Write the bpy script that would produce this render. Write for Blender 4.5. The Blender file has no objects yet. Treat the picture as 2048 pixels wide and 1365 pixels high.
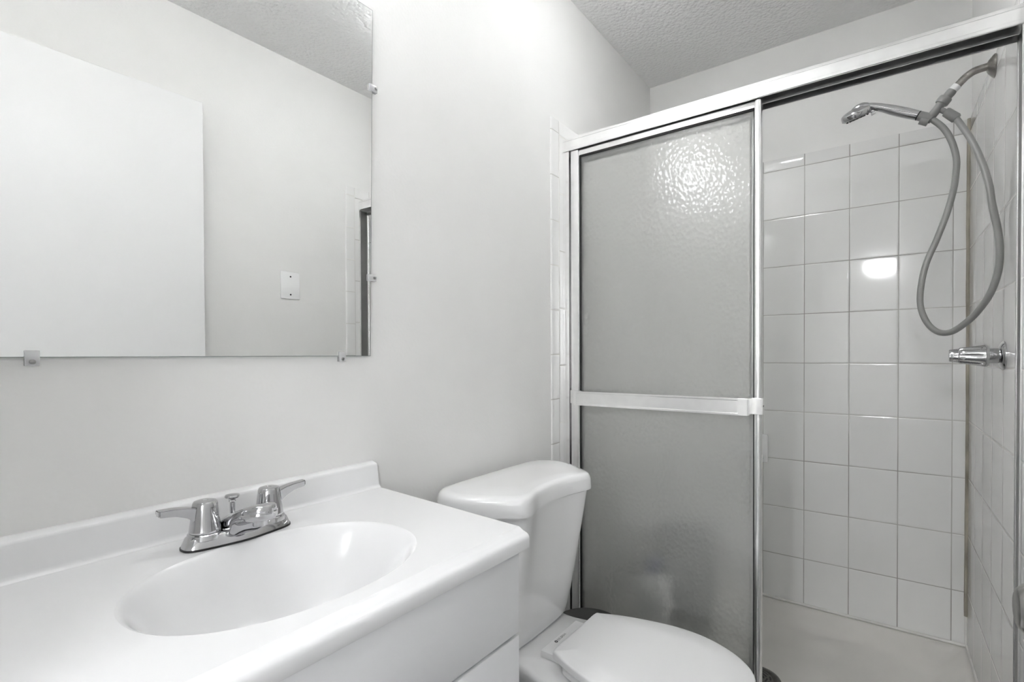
import bpy, bmesh, math, random
from mathutils import Vector, Matrix, Euler
random.seed(4)
S = bpy.context.scene
COL = S.collection
PI = math.pi

# ------------------------------------------------------------------ camera
cam_d = bpy.data.cameras.new('camera')
cam = bpy.data.objects.new('camera', cam_d); COL.objects.link(cam)
F_PX, YAW, PITCH, ROLL, SHY = 1011.33, 0.639916, -0.0113527, -0.0041758, 40.17
fw = Vector((math.cos(PITCH)*math.cos(YAW), math.cos(PITCH)*math.sin(YAW), math.sin(PITCH)))
r0 = Vector((math.sin(YAW), -math.cos(YAW), 0)); u0 = r0.cross(fw)
rr = r0*math.cos(ROLL) + u0*math.sin(ROLL); uu = -r0*math.sin(ROLL) + u0*math.cos(ROLL)
m = Matrix((( rr.x, uu.x, -fw.x, 0.0), (rr.y, uu.y, -fw.y, -0.94451), (rr.z, uu.z, -fw.z, 1.13), (0, 0, 0, 1)))
cam.matrix_world = m
cam_d.sensor_width = 36.0; cam_d.sensor_fit = 'HORIZONTAL'
cam_d.lens = F_PX/2048*36.0
cam_d.shift_y = SHY/2048
cam_d.clip_start = 0.01
S.camera = cam

# ------------------------------------------------------------------ world, exposure, lamp strengths
w = bpy.data.worlds.new('world'); S.world = w; w.use_nodes = True
w.node_tree.nodes['Background'].inputs[0].default_value = (0.8, 0.85, 0.9, 1)
w.node_tree.nodes['Background'].inputs[1].default_value = 0.3
S.view_settings.view_transform = 'Standard'
S.view_settings.look = 'None'
S.view_settings.gamma = 1.0
S.view_settings.use_curve_mapping = False
S.view_settings.exposure = 0.09
BULB = 106.0         # vanity bulbs, seen through the open tops of their shades
SHADE = 11.5         # glow of the made-up cup shades around them
FLUSH_FILL = 29.0         # added fill light in the bathroom ceiling, unseen
S.cycles.max_bounces = 8; S.cycles.diffuse_bounces = 4; S.cycles.glossy_bounces = 4
S.cycles.transmission_bounces = 6; S.cycles.transparent_max_bounces = 8
S.cycles.use_light_tree = False; S.cycles.sample_clamp_indirect = 40; S.cycles.use_adaptive_sampling = True; S.cycles.adaptive_threshold = 0.04
WINDOW_FILL = 5.7         # fill glow of an added hall window, unseen
DOME = 290.0          # hall ceiling dome far from the doorway
HALL_FILL = 9.0           # added fill panel on the hall ceiling, near the doorway

# ------------------------------------------------------------------ materials
def nodes_of(name):
    mt = bpy.data.materials.new(name); mt.use_nodes = True
    nt = mt.node_tree
    return mt, nt, nt.nodes['Principled BSDF']

def plain(name, col, rough=0.5, metal=0.0, coat=0.0, trans=0.0, ior=1.45, spec=0.5, emit=0.0, var=0.03, vscale=6.0, bump=0.0, bscale=60.0, bdist=0.002):
    mt, nt, b = nodes_of(name)
    L = nt.links
    tc = nt.nodes.new('ShaderNodeTexCoord')
    b.inputs['Roughness'].default_value = rough
    b.inputs['Metallic'].default_value = metal
    b.inputs['Coat Weight'].default_value = coat
    b.inputs['Coat Roughness'].default_value = 0.05
    b.inputs['Transmission Weight'].default_value = trans
    b.inputs['IOR'].default_value = ior
    b.inputs['Specular IOR Level'].default_value = spec
    b.inputs['Base Color'].default_value = (*col, 1)
    n = nt.nodes.new('ShaderNodeTexNoise'); n.inputs['Scale'].default_value = vscale; n.inputs['Detail'].default_value = 2
    L.new(tc.outputs['Object'], n.inputs['Vector'])
    r = nt.nodes.new('ShaderNodeValToRGB')
    lo = [max(0, c*(1-var)) for c in col]; hi = [min(1, c*(1+var)) for c in col]
    r.color_ramp.elements[0].color = (*lo, 1); r.color_ramp.elements[1].color = (*hi, 1)
    r.color_ramp.elements[0].position = 0.3; r.color_ramp.elements[1].position = 0.7
    if var > 0.011:
        L.new(n.outputs['Fac'], r.inputs['Fac']); L.new(r.outputs['Color'], b.inputs['Base Color'])
    if emit:
        b.inputs['Emission Color'].default_value = (0.975, 0.985, 1.0, 1); b.inputs['Emission Strength'].default_value = emit
    if bump:
        n2 = nt.nodes.new('ShaderNodeTexNoise'); n2.inputs['Scale'].default_value = bscale; n2.inputs['Detail'].default_value = 0
        bp = nt.nodes.new('ShaderNodeBump'); bp.inputs['Strength'].default_value = bump; bp.inputs['Distance'].default_value = bdist
        L.new(tc.outputs['Object'], n2.inputs['Vector']); L.new(n2.outputs['Fac'], bp.inputs['Height'])
        L.new(bp.outputs['Normal'], b.inputs['Normal'])
    return mt

def tile_mat(name, ax, off, pu, voff, pv, seed=0.0, tile=(0.84, 0.838, 0.825), g=0.0034, grout=1.0):
    """glazed wall tiles: grid lines at off+k*pu along axis ax and voff+k*pv in z"""
    mt, nt, b = nodes_of(name); L = nt.links; N = nt.nodes
    tc = N.new('ShaderNodeTexCoord'); sx = N.new('ShaderNodeSeparateXYZ'); L.new(tc.outputs['Object'], sx.inputs[0])
    def M(op, a, c=None, v=None):
        n = N.new('ShaderNodeMath'); n.operation = op
        for i, s in enumerate((a, c)):
            if s is None: continue
            if hasattr(s, 'is_output'): L.new(s, n.inputs[i])
            else: n.inputs[i].default_value = s
        return n.outputs[0]
    def dist(sock, o, p):
        t = M('DIVIDE', M('SUBTRACT', sock, o), p)
        f = M('SUBTRACT', t, M('ROUND', t))
        return M('MULTIPLY', M('ABSOLUTE', f), p)
    du = dist(sx.outputs[ax], off, pu); dv = dist(sx.outputs['Z'], voff, pv)
    d = M('MINIMUM', du, dv)
    mr = N.new('ShaderNodeMapRange'); mr.interpolation_type = 'SMOOTHSTEP'
    mr.inputs['From Min'].default_value = g*0.22; mr.inputs['From Max'].default_value = g*0.6
    L.new(d, mr.inputs['Value'])
    mask = mr.outputs['Result']                       # 0 grout, 1 tile
    ng = N.new('ShaderNodeTexNoise'); ng.inputs['Scale'].default_value = 3.1; ng.inputs['Detail'].default_value = 5
    mp = N.new('ShaderNodeMapping'); mp.inputs['Location'].default_value = (seed, seed*2, seed*3); L.new(tc.outputs['Object'], mp.inputs[0]); L.new(mp.outputs[0], ng.inputs['Vector'])
    gr = N.new('ShaderNodeValToRGB'); gr.color_ramp.elements[0].position = 0.38; gr.color_ramp.elements[1].position = 0.62
    gr.color_ramp.elements[0].color = (*[c*grout for c in (0.30, 0.29, 0.27)], 1); gr.color_ramp.elements[1].color = (*[c*grout for c in (0.55, 0.54, 0.51)], 1)
    L.new(ng.outputs['Fac'], gr.inputs['Fac'])
    nt2 = N.new('ShaderNodeTexNoise'); nt2.inputs['Scale'].default_value = 2.0; L.new(tc.outputs['Object'], nt2.inputs['Vector'])
    tr = N.new('ShaderNodeValToRGB')
    tr.color_ramp.elements[0].color = (*[c*0.97 for c in tile], 1); tr.color_ramp.elements[1].color = (*[min(1, c*1.03) for c in tile], 1)
    L.new(nt2.outputs['Fac'], tr.inputs['Fac'])
    mx = N.new('ShaderNodeMix'); mx.data_type = 'RGBA'
    L.new(mask, mx.inputs[0]); L.new(gr.outputs['Color'], mx.inputs[6]); L.new(tr.outputs['Color'], mx.inputs[7])
    L.new(mx.outputs[2], b.inputs['Base Color'])
    rg = N.new('ShaderNodeMapRange'); rg.inputs['To Min'].default_value = 0.75; rg.inputs['To Max'].default_value = 0.07
    L.new(mask, rg.inputs['Value']); L.new(rg.outputs['Result'], b.inputs['Roughness'])
    # pillowed tile edge + very slight glaze waviness
    mr2 = N.new('ShaderNodeMapRange'); mr2.interpolation_type = 'SMOOTHSTEP'
    mr2.inputs['From Max'].default_value = 0.006; L.new(d, mr2.inputs['Value'])
    nw = N.new('ShaderNodeTexNoise'); nw.inputs['Scale'].default_value = 9.0; nw.inputs['Detail'].default_value = 0.5; L.new(tc.outputs['Object'], nw.inputs['Vector'])
    h = M('ADD', mr2.outputs['Result'], M('MULTIPLY', nw.outputs['Fac'], 0.5))
    bp = N.new('ShaderNodeBump'); bp.inputs['Strength'].default_value = 0.5; bp.inputs['Distance'].default_value = 0.0015
    L.new(h, bp.inputs['Height']); L.new(bp.outputs['Normal'], b.inputs['Normal'])
    return mt

def glass_obscure(name, back, scat=0.45, refr=0.40):
    """moulded obscure glass: gently rippled polished front, scattering pebbled back"""
    mt = bpy.data.materials.new(name); mt.use_nodes = True
    nt = mt.node_tree; L = nt.links; N = nt.nodes
    N.remove(N['Principled BSDF'])
    tc = N.new('ShaderNodeTexCoord')
    v = N.new('ShaderNodeTexVoronoi'); v.feature = 'F1'; v.inputs['Scale'].default_value = 88
    n = N.new('ShaderNodeTexNoise'); n.inputs['Scale'].default_value = 70; n.inputs['Detail'].default_value = 1.5
    mp = N.new('ShaderNodeMapping'); mp.inputs['Scale'].default_value = (1, 1, 0.8)
    L.new(tc.outputs['Object'], mp.inputs[0]); L.new(mp.outputs[0], v.inputs['Vector']); L.new(mp.outputs[0], n.inputs['Vector'])
    a = N.new('ShaderNodeMath'); a.operation = 'ADD'; L.new(v.outputs['Distance'], a.inputs[0]); L.new(n.outputs['Fac'], a.inputs[1])
    bp = N.new('ShaderNodeBump'); bp.inputs['Strength'].default_value = 0.38 if back else 0.13; bp.inputs['Distance'].default_value = 0.005
    L.new(a.outputs[0], bp.inputs['Height'])
    tr = N.new('ShaderNodeBsdfTransparent'); tr.inputs['Color'].default_value = (0.99, 0.993, 0.988, 1)
    out = tr.outputs[0]
    def mix(f, s1, s2):
        mx = N.new('ShaderNodeMixShader')
        if hasattr(f, 'is_output'): L.new(f, mx.inputs[0])
        else: mx.inputs[0].default_value = f
        L.new(s1, mx.inputs[1]); L.new(s2, mx.inputs[2]); return mx.outputs[0]
    if back:
        rf = N.new('ShaderNodeBsdfRefraction'); rf.inputs['Roughness'].default_value = 0.22; rf.inputs['IOR'].default_value = 1.15
        rf.inputs['Color'].default_value = (0.99, 0.993, 0.988, 1)
        tl = N.new('ShaderNodeBsdfTranslucent'); tl.inputs['Color'].default_value = (0.965, 0.97, 0.96, 1)
        df = N.new('ShaderNodeBsdfDiffuse'); df.inputs['Color'].default_value = (0.97, 0.975, 0.965, 1)
        for s in (rf, tl, df): L.new(bp.outputs['Normal'], s.inputs['Normal'])
        out = mix(scat, mix(refr, tr.outputs[0], rf.outputs[0]), mix(0.60, tl.outputs[0], df.outputs[0]))
    else:
        gl = N.new('ShaderNodeBsdfGlossy'); gl.inputs['Roughness'].default_value = 0.13; gl.inputs['Color'].default_value = (1, 1, 1, 1)
        fr = N.new('ShaderNodeFresnel'); fr.inputs['IOR'].default_value = 1.6
        L.new(bp.outputs['Normal'], gl.inputs['Normal']); L.new(bp.outputs['Normal'], fr.inputs['Normal'])
        out = mix(fr.outputs[0], tr.outputs[0], gl.outputs[0])
    L.new(out, N['Material Output'].inputs['Surface'])
    return mt

def ceiling_mat(name, col):
    mt, nt, b = nodes_of(name); L = nt.links; N = nt.nodes
    b.inputs['Base Color'].default_value = (*col, 1); b.inputs['Roughness'].default_value = 0.9
    tc = N.new('ShaderNodeTexCoord')
    n = N.new('ShaderNodeTexNoise'); n.inputs['Scale'].default_value = 100; n.inputs['Detail'].default_value = 3; n.inputs['Roughness'].default_value = 0.6
    v = N.new('ShaderNodeTexVoronoi'); v.inputs['Scale'].default_value = 70
    L.new(tc.outputs['Object'], n.inputs['Vector']); L.new(tc.outputs['Object'], v.inputs['Vector'])
    a = N.new('ShaderNodeMath'); a.operation = 'SUBTRACT'; L.new(n.outputs['Fac'], a.inputs[0]); L.new(v.outputs['Distance'], a.inputs[1])
    bp = N.new('ShaderNodeBump'); bp.inputs['Strength'].default_value = 0.7; bp.inputs['Distance'].default_value = 0.0055
    L.new(a.outputs[0], bp.inputs['Height']); L.new(bp.outputs['Normal'], b.inputs['Normal'])
    return mt

WHITE_P = (0.857, 0.853, 0.838)
M = {}
M['wall'] = plain('painted_wall', WHITE_P, rough=0.5, spec=0.3, var=0.012, bump=0.12, bscale=140, bdist=0.002)
M['ceiling'] = ceiling_mat('textured_ceiling', (0.92, 0.92, 0.91))
M['floor'] = plain('grey_vinyl_floor', (0.105, 0.105, 0.105), rough=0.45, var=0.2, vscale=14)
M['trimpaint'] = plain('white_trim_paint', (0.82, 0.82, 0.81), rough=0.35, var=0.01)
M['doorpaint'] = plain('white_door_paint', (0.87, 0.87, 0.87), rough=0.36, var=0.01, bump=0.10, bscale=220, bdist=0.001)
M['tile_back'] = tile_mat('glazed_tile_back', 'Y', -0.66378, 0.15535, 1.09287, 0.2045, 1.3)
M['tile_side'] = tile_mat('glazed_tile_side', 'X', 2.41, 0.15535, 1.09287, 0.2045, 4.2, grout=1.2)
M['tile_left'] = tile_mat('glazed_tile_left', 'X', 1.5485, 0.15535, 1.09287, 0.2045, 7.1, grout=1.5)
M['bullnose'] = tile_mat('glazed_bullnose', 'X', 1.5485, 5.0, 1.132, 0.157, 9.0, grout=1.5)
M['trimtile'] = tile_mat('glazed_trim_row', 'Y', -0.66378, 0.15535, 1.911, 5.0, 2.0)
M['caulk'] = plain('white_caulk', (0.78, 0.77, 0.74), rough=0.5, var=0.08, vscale=20)
M['caulk_stained'] = plain('stained_caulk', (0.37, 0.34, 0.28), rough=0.6, var=0.3, vscale=9)
M['marble'] = plain('cultured_marble', (0.85, 0.85, 0.855), rough=0.2, coat=0.25, var=0.006)
M['porcelain'] = plain('white_porcelain', (0.88, 0.88, 0.88), rough=0.08, coat=0.6, var=0.008)
M['plastic_seat'] = plain('white_seat_plastic', (0.83, 0.83, 0.83), rough=0.28, var=0.008)
M['cabinet'] = plain('white_cabinet_laminate', (0.82, 0.825, 0.835), rough=0.35, var=0.01)
M['dark_gap'] = plain('dark_rubber', (0.02, 0.02, 0.02), rough=0.6, var=0.2)
M['chrome'] = plain('chrome', (0.53, 0.53, 0.54), rough=0.07, metal=1.0, var=0.05, vscale=30)
M['chrome_dull'] = plain('worn_chrome', (0.30, 0.285, 0.27), rough=0.3, metal=1.0, var=0.25, vscale=60)
M['alu'] = plain('polished_aluminium', (0.94, 0.94, 0.94), rough=0.24, metal=1.0, var=0.03, vscale=40)
M['alu_dark'] = plain('aluminium_channel', (0.30, 0.30, 0.30), rough=0.4, metal=1.0, var=0.15)
M['nickel'] = plain('satin_nickel', (0.42, 0.41, 0.40), rough=0.24, metal=1.0, var=0.05)
M['mirror'] = plain('silvered_mirror', (0.90, 0.905, 0.90), rough=0.0, metal=1.0, var=0.0)
M['mirror_edge'] = plain('mirror_glass_edge', (0.35, 0.37, 0.36), rough=0.2, var=0.1)
M['clear'] = plain('clear_plastic', (0.90, 0.90, 0.91), rough=0.10, var=0.0)
M['clear'].node_tree.nodes['Principled BSDF'].inputs['Alpha'].default_value = 0.34
M['screw'] = plain('steel_screw', (0.25, 0.25, 0.25), rough=0.35, metal=1.0)
M['glass'] = glass_obscure('obscure_glass_front', False)
M['glass_back'] = glass_obscure('obscure_glass_back', True)
M['glass_rear'] = glass_obscure('obscure_glass_rear_panel', True, 0.06, 0.05)
M['hose'] = plain('grey_vinyl_hose', (0.28, 0.28, 0.27), rough=0.28, var=0.05)
M['grey_plastic'] = plain('grey_plastic', (0.26, 0.26, 0.255), rough=0.35, var=0.05)
M['teflon'] = plain('white_thread_tape', (0.85, 0.85, 0.85), rough=0.6)
M['black'] = plain('black_plastic', (0.015, 0.015, 0.015), rough=0.4)
M['pan'] = plain('shower_pan_acrylic', (0.82, 0.80, 0.76), rough=0.35, var=0.05, vscale=5)
M['drain'] = plain('drain_metal', (0.16, 0.155, 0.145), rough=0.4, metal=0.8, var=0.2, vscale=40)
M['bin'] = plain('dark_grey_bin_plastic', (0.055, 0.055, 0.053), rough=0.45)
M['jug_white'] = plain('white_bottle_plastic', (0.90, 0.90, 0.91), rough=0.4)
M['jug_cap'] = plain('blue_cap_plastic', (0.05, 0.06, 0.25), rough=0.4)
M['bulb'] = plain('lit_globe', (1, 1, 1), rough=0.3, emit=BULB, var=0.0)
M['shade'] = plain('lit_added_shade', (1, 1, 1), rough=0.3, emit=SHADE, var=0.0)
M['flush_fill'] = plain('fill_flush_shade', (1, 1, 1), rough=0.3, emit=FLUSH_FILL, var=0.0)
M['window_fill'] = plain('fill_window_pane', (1, 1, 1), rough=0.3, emit=WINDOW_FILL, var=0.0)
M['dome'] = plain('lit_dome', (1, 1, 1), rough=0.3, emit=DOME, var=0.0)
M['hall_fill'] = plain('hall_fill_panel', (1, 1, 1), rough=0.3, emit=HALL_FILL, var=0.0)
M['plate'] = plain('white_plate_plastic', (0.95, 0.95, 0.95), rough=0.25, var=0.0)
M['ink'] = plain('grey_print', (0.06, 0.06, 0.06), rough=0.5)
M['carpet'] = plain('beige_carpet', (0.50, 0.47, 0.42), rough=0.95, var=0.1, vscale=60)

# ------------------------------------------------------------------ mesh helpers (all in world coordinates)
def box(bm, x0, x1, y0, y1, z0, z1, bev=0.0, seg=2):
    g = bmesh.ops.create_cube(bm, size=1.0)
    vs = g['verts']
    sx, sy, sz = abs(x1-x0), abs(y1-y0), abs(z1-z0)
    bmesh.ops.transform(bm, matrix=Matrix.Translation(((x0+x1)/2, (y0+y1)/2, (z0+z1)/2)) @ Matrix.Diagonal((sx, sy, sz, 1)), verts=vs)
    if bev:
        es = list({e for v in vs for e in v.link_edges})
        bmesh.ops.bevel(bm, geom=es, offset=bev, segments=seg, profile=0.5, affect='EDGES')
    return bm
def bbox(*a, **k):
    return box(bmesh.new(), *a, **k)

def loft(bm, rings, cap0=True, cap1=True, closed=True):
    R = [[bm.verts.new(p) for p in ring] for ring in rings]
    n = len(R[0])
    for a, b in zip(R[:-1], R[1:]):
        for i in range(n if closed else n-1):
            j = (i+1) % n
            bm.faces.new((a[i], a[j], b[j], b[i]))
    if cap0: bm.faces.new(list(reversed(R[0])))
    if cap1: bm.faces.new(R[-1])
    return bm

def catmull(pts, n, closed=True):
    P = [Vector(p) for p in pts]; k = len(P); out = []
    segs = k if closed else k-1
    for s in range(n if closed else n+1):
        t = s/n*segs; i = min(int(t), segs-1); u = t-i
        g = (lambda q: P[q % k]) if closed else (lambda q: P[max(0, min(k-1, q))])
        a, b, c, d = g(i-1), g(i), g(i+1), g(i+2)
        out.append(0.5*((2*b) + (c-a)*u + (2*a-5*b+4*c-d)*u*u + (3*b-a-3*c+d)*u**3))
    return out

def tube(bm, pts, rad, seg=16, cap=True):
    P = [Vector(p) for p in pts]; n = len(P)
    rs = rad if isinstance(rad, (list, tuple)) else [rad]*n
    rings = []; up = None
    for i in range(n):
        t = (P[min(i+1, n-1)] - P[max(i-1, 0)]).normalized()
        if up is None:
            up = Vector((0, 0, 1)) if abs(t.z) < 0.9 else Vector((1, 0, 0))
        s = t.cross(up).normalized(); up = s.cross(t).normalized()
        rings.append([P[i] + (s*math.cos(a) + up*math.sin(a))*rs[i] for a in [2*PI*k/seg for k in range(seg)]])
    return loft(bm, rings, cap, cap)

def lathe(bm, prof, base, axis=(0, 0, 1), seg=32, cap=True, flute=None):
    """prof: list of (radius, height along axis)"""
    a = Vector(axis).normalized()
    s = a.orthogonal().normalized(); t = a.cross(s)
    B = Vector(base); rings = []
    for (r, h) in prof:
        ring = []
        for k in range(seg):
            th = 2*PI*k/seg
            q = r*(1 + (flute(th, h) if flute else 0))
            ring.append(B + a*h + (s*math.cos(th) + t*math.sin(th))*q)
        rings.append(ring)
    return loft(bm, rings, cap, cap)

def empty(name, loc, label, cat, group=None):
    o = bpy.data.objects.new(name, None); COL.objects.link(o)
    o.location = loc; o.empty_display_size = 0.05
    tag(o, label, cat, group)
    return o
def tag(o, label=None, cat=None, group=None, kind=None):
    if label: o['label'] = label
    if cat: o['category'] = cat
    if group: o['group'] = group
    if kind: o['kind'] = kind
    return o
WORLD_LOC = {}
def obj(name, bm, mat, parent=None, smooth=True, angle=35, fix=True):
    if fix: bmesh.ops.recalc_face_normals(bm, faces=bm.faces)
    me = bpy.data.meshes.new(name); bm.to_mesh(me); bm.free()
    o = bpy.data.objects.new(name, me); COL.objects.link(o)
    me.materials.append(mat)
    if smooth:
        me.shade_smooth()
        me.set_sharp_from_angle(angle=math.radians(angle))
    if parent:
        o.parent = parent
        if parent.type == 'EMPTY': o.matrix_parent_inverse = Matrix.Translation(-parent.location)
    return o
def struct(name, bm, mat, parent=None, **k):
    o = obj(name, bm, mat, parent, **k)
    if not parent: o['kind'] = 'structure'
    return o

# ------------------------------------------------------------------ room shell
def skew(o):
    """the right wall runs a little out of parallel, opening towards the doorway"""
    for v in o.data.vertices: v.co.y -= (2.41-v.co.x)*0.0105
    return o
W = 1.178; DB = 2.41; HC = 2.44; XF = -0.03
struct('floor', bbox(-5.1, DB+0.1, -2.2, 1.3, -0.1, 0.0), M['floor'])
struct('ceiling', bbox(-5.1, DB+0.1, -2.2, 1.3, HC, HC+0.1), M['ceiling'])
struct('wall_left', bbox(XF, DB+0.1, 0.0, 0.1, 0, HC), M['wall'])
skew(struct('wall_right', bbox(XF, DB+0.1, -W-0.1, -W, 0, HC), M['wall']))
struct('wall_back', bbox(DB+0.004, DB+0.1, -W, 0.0, 0, HC), M['wall'])
# wall with the doorway the picture is taken from
bm = bmesh.new()
DY0, DY1, DZ = -1.20, -0.34, 2.10
box(bm, XF-0.12, XF, DY1, 1.3, 0, HC); box(bm, XF-0.12, XF, -2.2, DY0, 0, HC); box(bm, XF-0.12, XF, DY0, DY1, DZ, HC)
struct('wall_front', bm, M['wall'])
bm = bmesh.new()
box(bm, XF-0.12, XF, DY1-0.018, DY1, 0, DZ); box(bm, XF-0.12, XF, DY0, DY0+0.004, 0, DZ); box(bm, XF-0.12, XF, DY0, DY1, DZ-0.018, DZ)
box(bm, XF, XF+0.012, DY1-0.012, DY1+0.055, 0, DZ+0.055, 0.003)
struct('trim_1', bm, M['trimpaint'])
struct('baseboard_left', bbox(0.735, 1.49, -0.012, 0.0, 0, 0.09, 0.003), M['trimpaint'])
skew(struct('baseboard_right', bbox(XF, 1.49, -W, -W+0.012, 0, 0.09, 0.003), M['trimpaint']))
# hall behind the doorway
struct('wall_hall_left', bbox(-5.0, XF-0.12, 1.2, 1.3, 0, HC), M['wall'])
struct('wall_hall_right', bbox(-5.0, XF-0.12, -2.2, -2.1, 0, HC), M['wall'])
WX0, WX1, WZ0, WZ1 = -2.75, -1.35, 0.85, 2.05
win = struct('added_window_1', bbox(WX0, WX1, -2.1, -2.095, WZ0, WZ1), M['window_fill'], smooth=False)  # unseen window added as side fill for the vanity and tank fronts
bm = bmesh.new()
for a in ((WX0-0.06, WX0), (WX1, WX1+0.06), ((WX0+WX1)/2-0.02, (WX0+WX1)/2+0.02)): box(bm, a[0], a[1], -2.1, -2.075, WZ0-0.06, WZ1+0.06)
for a in ((WZ0-0.06, WZ0), (WZ1, WZ1+0.06)): box(bm, WX0, WX1, -2.1, -2.075, a[0], a[1])
obj('added_window_frame', bm, M['trimpaint'], win)
struct('wall_hall_back', bbox(-5.1, -5.0, -2.2, 1.3, 0, HC), M['wall'])

# tiled faces of the shower
ZT = 1.911; ZTOP = 1.960; T = 0.004
struct('wall_shower_back', bbox(DB, DB+0.004, -W, 0.0, 0.08, ZT), M['tile_back'])
struct('trim_2', bbox(DB, DB+0.004, -W, 0.0, ZT, ZTOP, 0.0015), M['trimtile'])
struct('wall_shower_left', bbox(1.5485, DB, -T, 0, 0.0, ZT), M['tile_left'])
skew(struct('wall_shower_right', bbox(1.5485, DB, -W, -W+T, 0.0, ZT), M['tile_side']))
struct('trim_3', bbox(1.5485, DB, -T, 0, ZT, ZTOP, 0.0015), M['tile_left'])
skew(struct('trim_4', bbox(1.5485, DB, -W, -W+T, ZT, ZTOP, 0.0015), M['tile_side']))
def bullnose(y0, y1, yf):
    bm = bmesh.new(); s = 1 if yf > y0 else -1
    prof = [(1.5485, 0.0), (1.5485, T), (1.504, T+0.0005), (1.4985, T-0.0006), (1.4958, T-0.0025), (1.4955, 0)]
    rings = [[Vector((x, y0+s*d, z)) for x, d in prof] for z in (0.0, ZTOP)]
    return loft(bm, rings)
struct('trim_5', bullnose(0.0, 0, -T), M['bullnose'], angle=50)
skew(struct('trim_6', bullnose(-W, 0, -W+T), M['bullnose'], angle=50))
# caulk beads
bm = bmesh.new()
pts = [Vector((DB-0.003+0.0006*math.sin(z*9), -W+T+0.003+0.0008*math.sin(z*5), z)) for z in [0.19+0.03*i for i in range(60)]]
tube(bm, pts, [0.0058+0.0004*math.sin(i*0.7)+0.0004*random.random() for i in range(60)], 8)
struct('trim_7', bm, M['caulk_stained'])
bm = bmesh.new()
tube(bm, [(DB-0.001, 0, 0.083), (DB-0.001, -0.6, 0.083), (DB-0.001, -W+0.004, 0.083)], 0.006, 8)
tube(bm, [(DB, -W+T, 0.083), (2.0, -W+T, 0.083), (1.64, -W+T, 0.083)], 0.006, 8)
tube(bm, [(DB-0.003, -W+T+0.003, 0.08), (DB-0.003, -W+T+0.003, 0.19)], 0.005, 8)
skew(struct('trim_8', bm, M['caulk']))

# ------------------------------------------------------------------ entry door, swung open flat along the right wall
bm = bmesh.new()
xa, ya, xb, yb, th, zd = -0.012, -1.1385, 0.832, -1.1135, 0.035, 2.075
dx, dy = (xb-xa), (yb-ya); ln = math.hypot(dx, dy); nx, ny = dy/ln, -dx/ln
ring = lambda z: [Vector((xa, ya, z)), Vector((xb, yb, z)), Vector((xb+nx*th, yb+ny*th, z)), Vector((xa+nx*th, ya+ny*th, z))]
loft(bm, [ring(0.012), ring(zd)])
bmesh.ops.bevel(bm, geom=bm.edges[:], offset=0.0015, segments=1, affect='EDGES')
door = struct('door_1', bm, M['doorpaint'])
kx = 0.775; ky = ya + (kx-xa)*dy/dx
bm = bmesh.new()
lathe(bm, [(0.0, 0), (0.033, 0), (0.033, 0.004), (0.028, 0.009), (0.016, 0.011), (0.012, 0.014), (0.012, 0.022), (0.018, 0.026), (0.0255, 0.033), (0.0285, 0.042), (0.027, 0.050), (0.021, 0.056), (0.017, 0.0575), (0.0, 0.0565)],
      (kx, ky, 0.85), (-nx, -ny, 0), 40, cap=False)
obj('door_knob', bm, M['nickel'], door)

# blank switch plate on the right wall
bm = bbox(1.1655, 1.255, -W-0.0127, -W-0.0127+0.006, 1.383, 1.503, 0.003)
plate = obj('wall_plate', bm, M['plate'])
tag(plate, 'blank white wall plate with two dark screws on the right wall', 'wall plate')
for z in (1.402, 1.481):
    obj('screw', lathe(bmesh.new(), [(0.0036, 0), (0.0036, 0.0012), (0.002, 0.0018)], (1.2105, -W-0.0127+0.006, z), (0, 1, 0), 16), M['black'], plate)

# ------------------------------------------------------------------ mirror and its clips
bm = bmesh.new()
q = lambda y: [Vector((-0.02, y, 1.1296)), Vector((0.7262, y, 1.1296)), Vector((0.7388, y, 1.9125)), Vector((-0.02, y, 1.9125))]
loft(bm, [q(-0.0005), q(-0.0055)])
mir = obj('wall_mirror', bm, M['mirror_edge'], smooth=False)
tag(mir, 'large frameless mirror clipped to the wall above the vanity', 'mirror')
bm = bmesh.new(); vs = [bm.verts.new(p + Vector((sx, -0.0002, sz))) for p, sx, sz in zip(q(-0.0055), (0.001, -0.0012, -0.0012, 0.001), (0.0012, 0.0012, -0.0012, -0.0012))]; bm.faces.new(vs)
obj('silvered_face', bm, M['mirror'], mir, smooth=False)
def clip(cx, cz, side, label):
    """clear plastic mirror clip: a foot on the wall and a lip over the glass"""
    dx, dz = ((0, -1) if side == 'bottom' else (1, 0))
    t = empty('mirror_clip', (cx, 0, cz), label, 'clip', None)
    bm = bmesh.new(); h = 0.0078; y = -0.0057
    if side == 'bottom':
        box(bm, cx-h, cx+h, -0.0085, 0, cz-0.0115, cz-0.0005, 0.001)
        box(bm, cx-h, cx+h, -0.0092, y-0.0003, cz-0.0115, cz+0.010, 0.001)
        sc = (cx, -0.0095, cz-0.006)
    else:
        box(bm, cx+0.0005, cx+0.012, -0.0085, 0, cz-h, cz+h, 0.001)
        box(bm, cx-0.010, cx+0.012, -0.0095, y-0.0003, cz-h, cz+h, 0.001)
        sc = (cx+0.0065, -0.0095, cz)
    obj('clip_body', bm, M['clear'], t)
    obj('screw', lathe(bmesh.new(), [(0.0034, 0), (0.0034, 0.0012), (0.0015, 0.002)], sc, (0, -1, 0), 16), M['screw'], t)
clip(0.1625, 1.1296, 'bottom', 'clear plastic clip under the mirror, near the left side of the picture')
clip(0.651, 1.1296, 'bottom', 'clear plastic clip under the mirror, close to its lower right corner')
clip(0.7360, 1.7355, 'right', 'upper clear plastic clip on the right edge of the mirror')
clip(0.7292, 1.3065, 'right', 'lower clear plastic clip on the right edge of the mirror')

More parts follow.
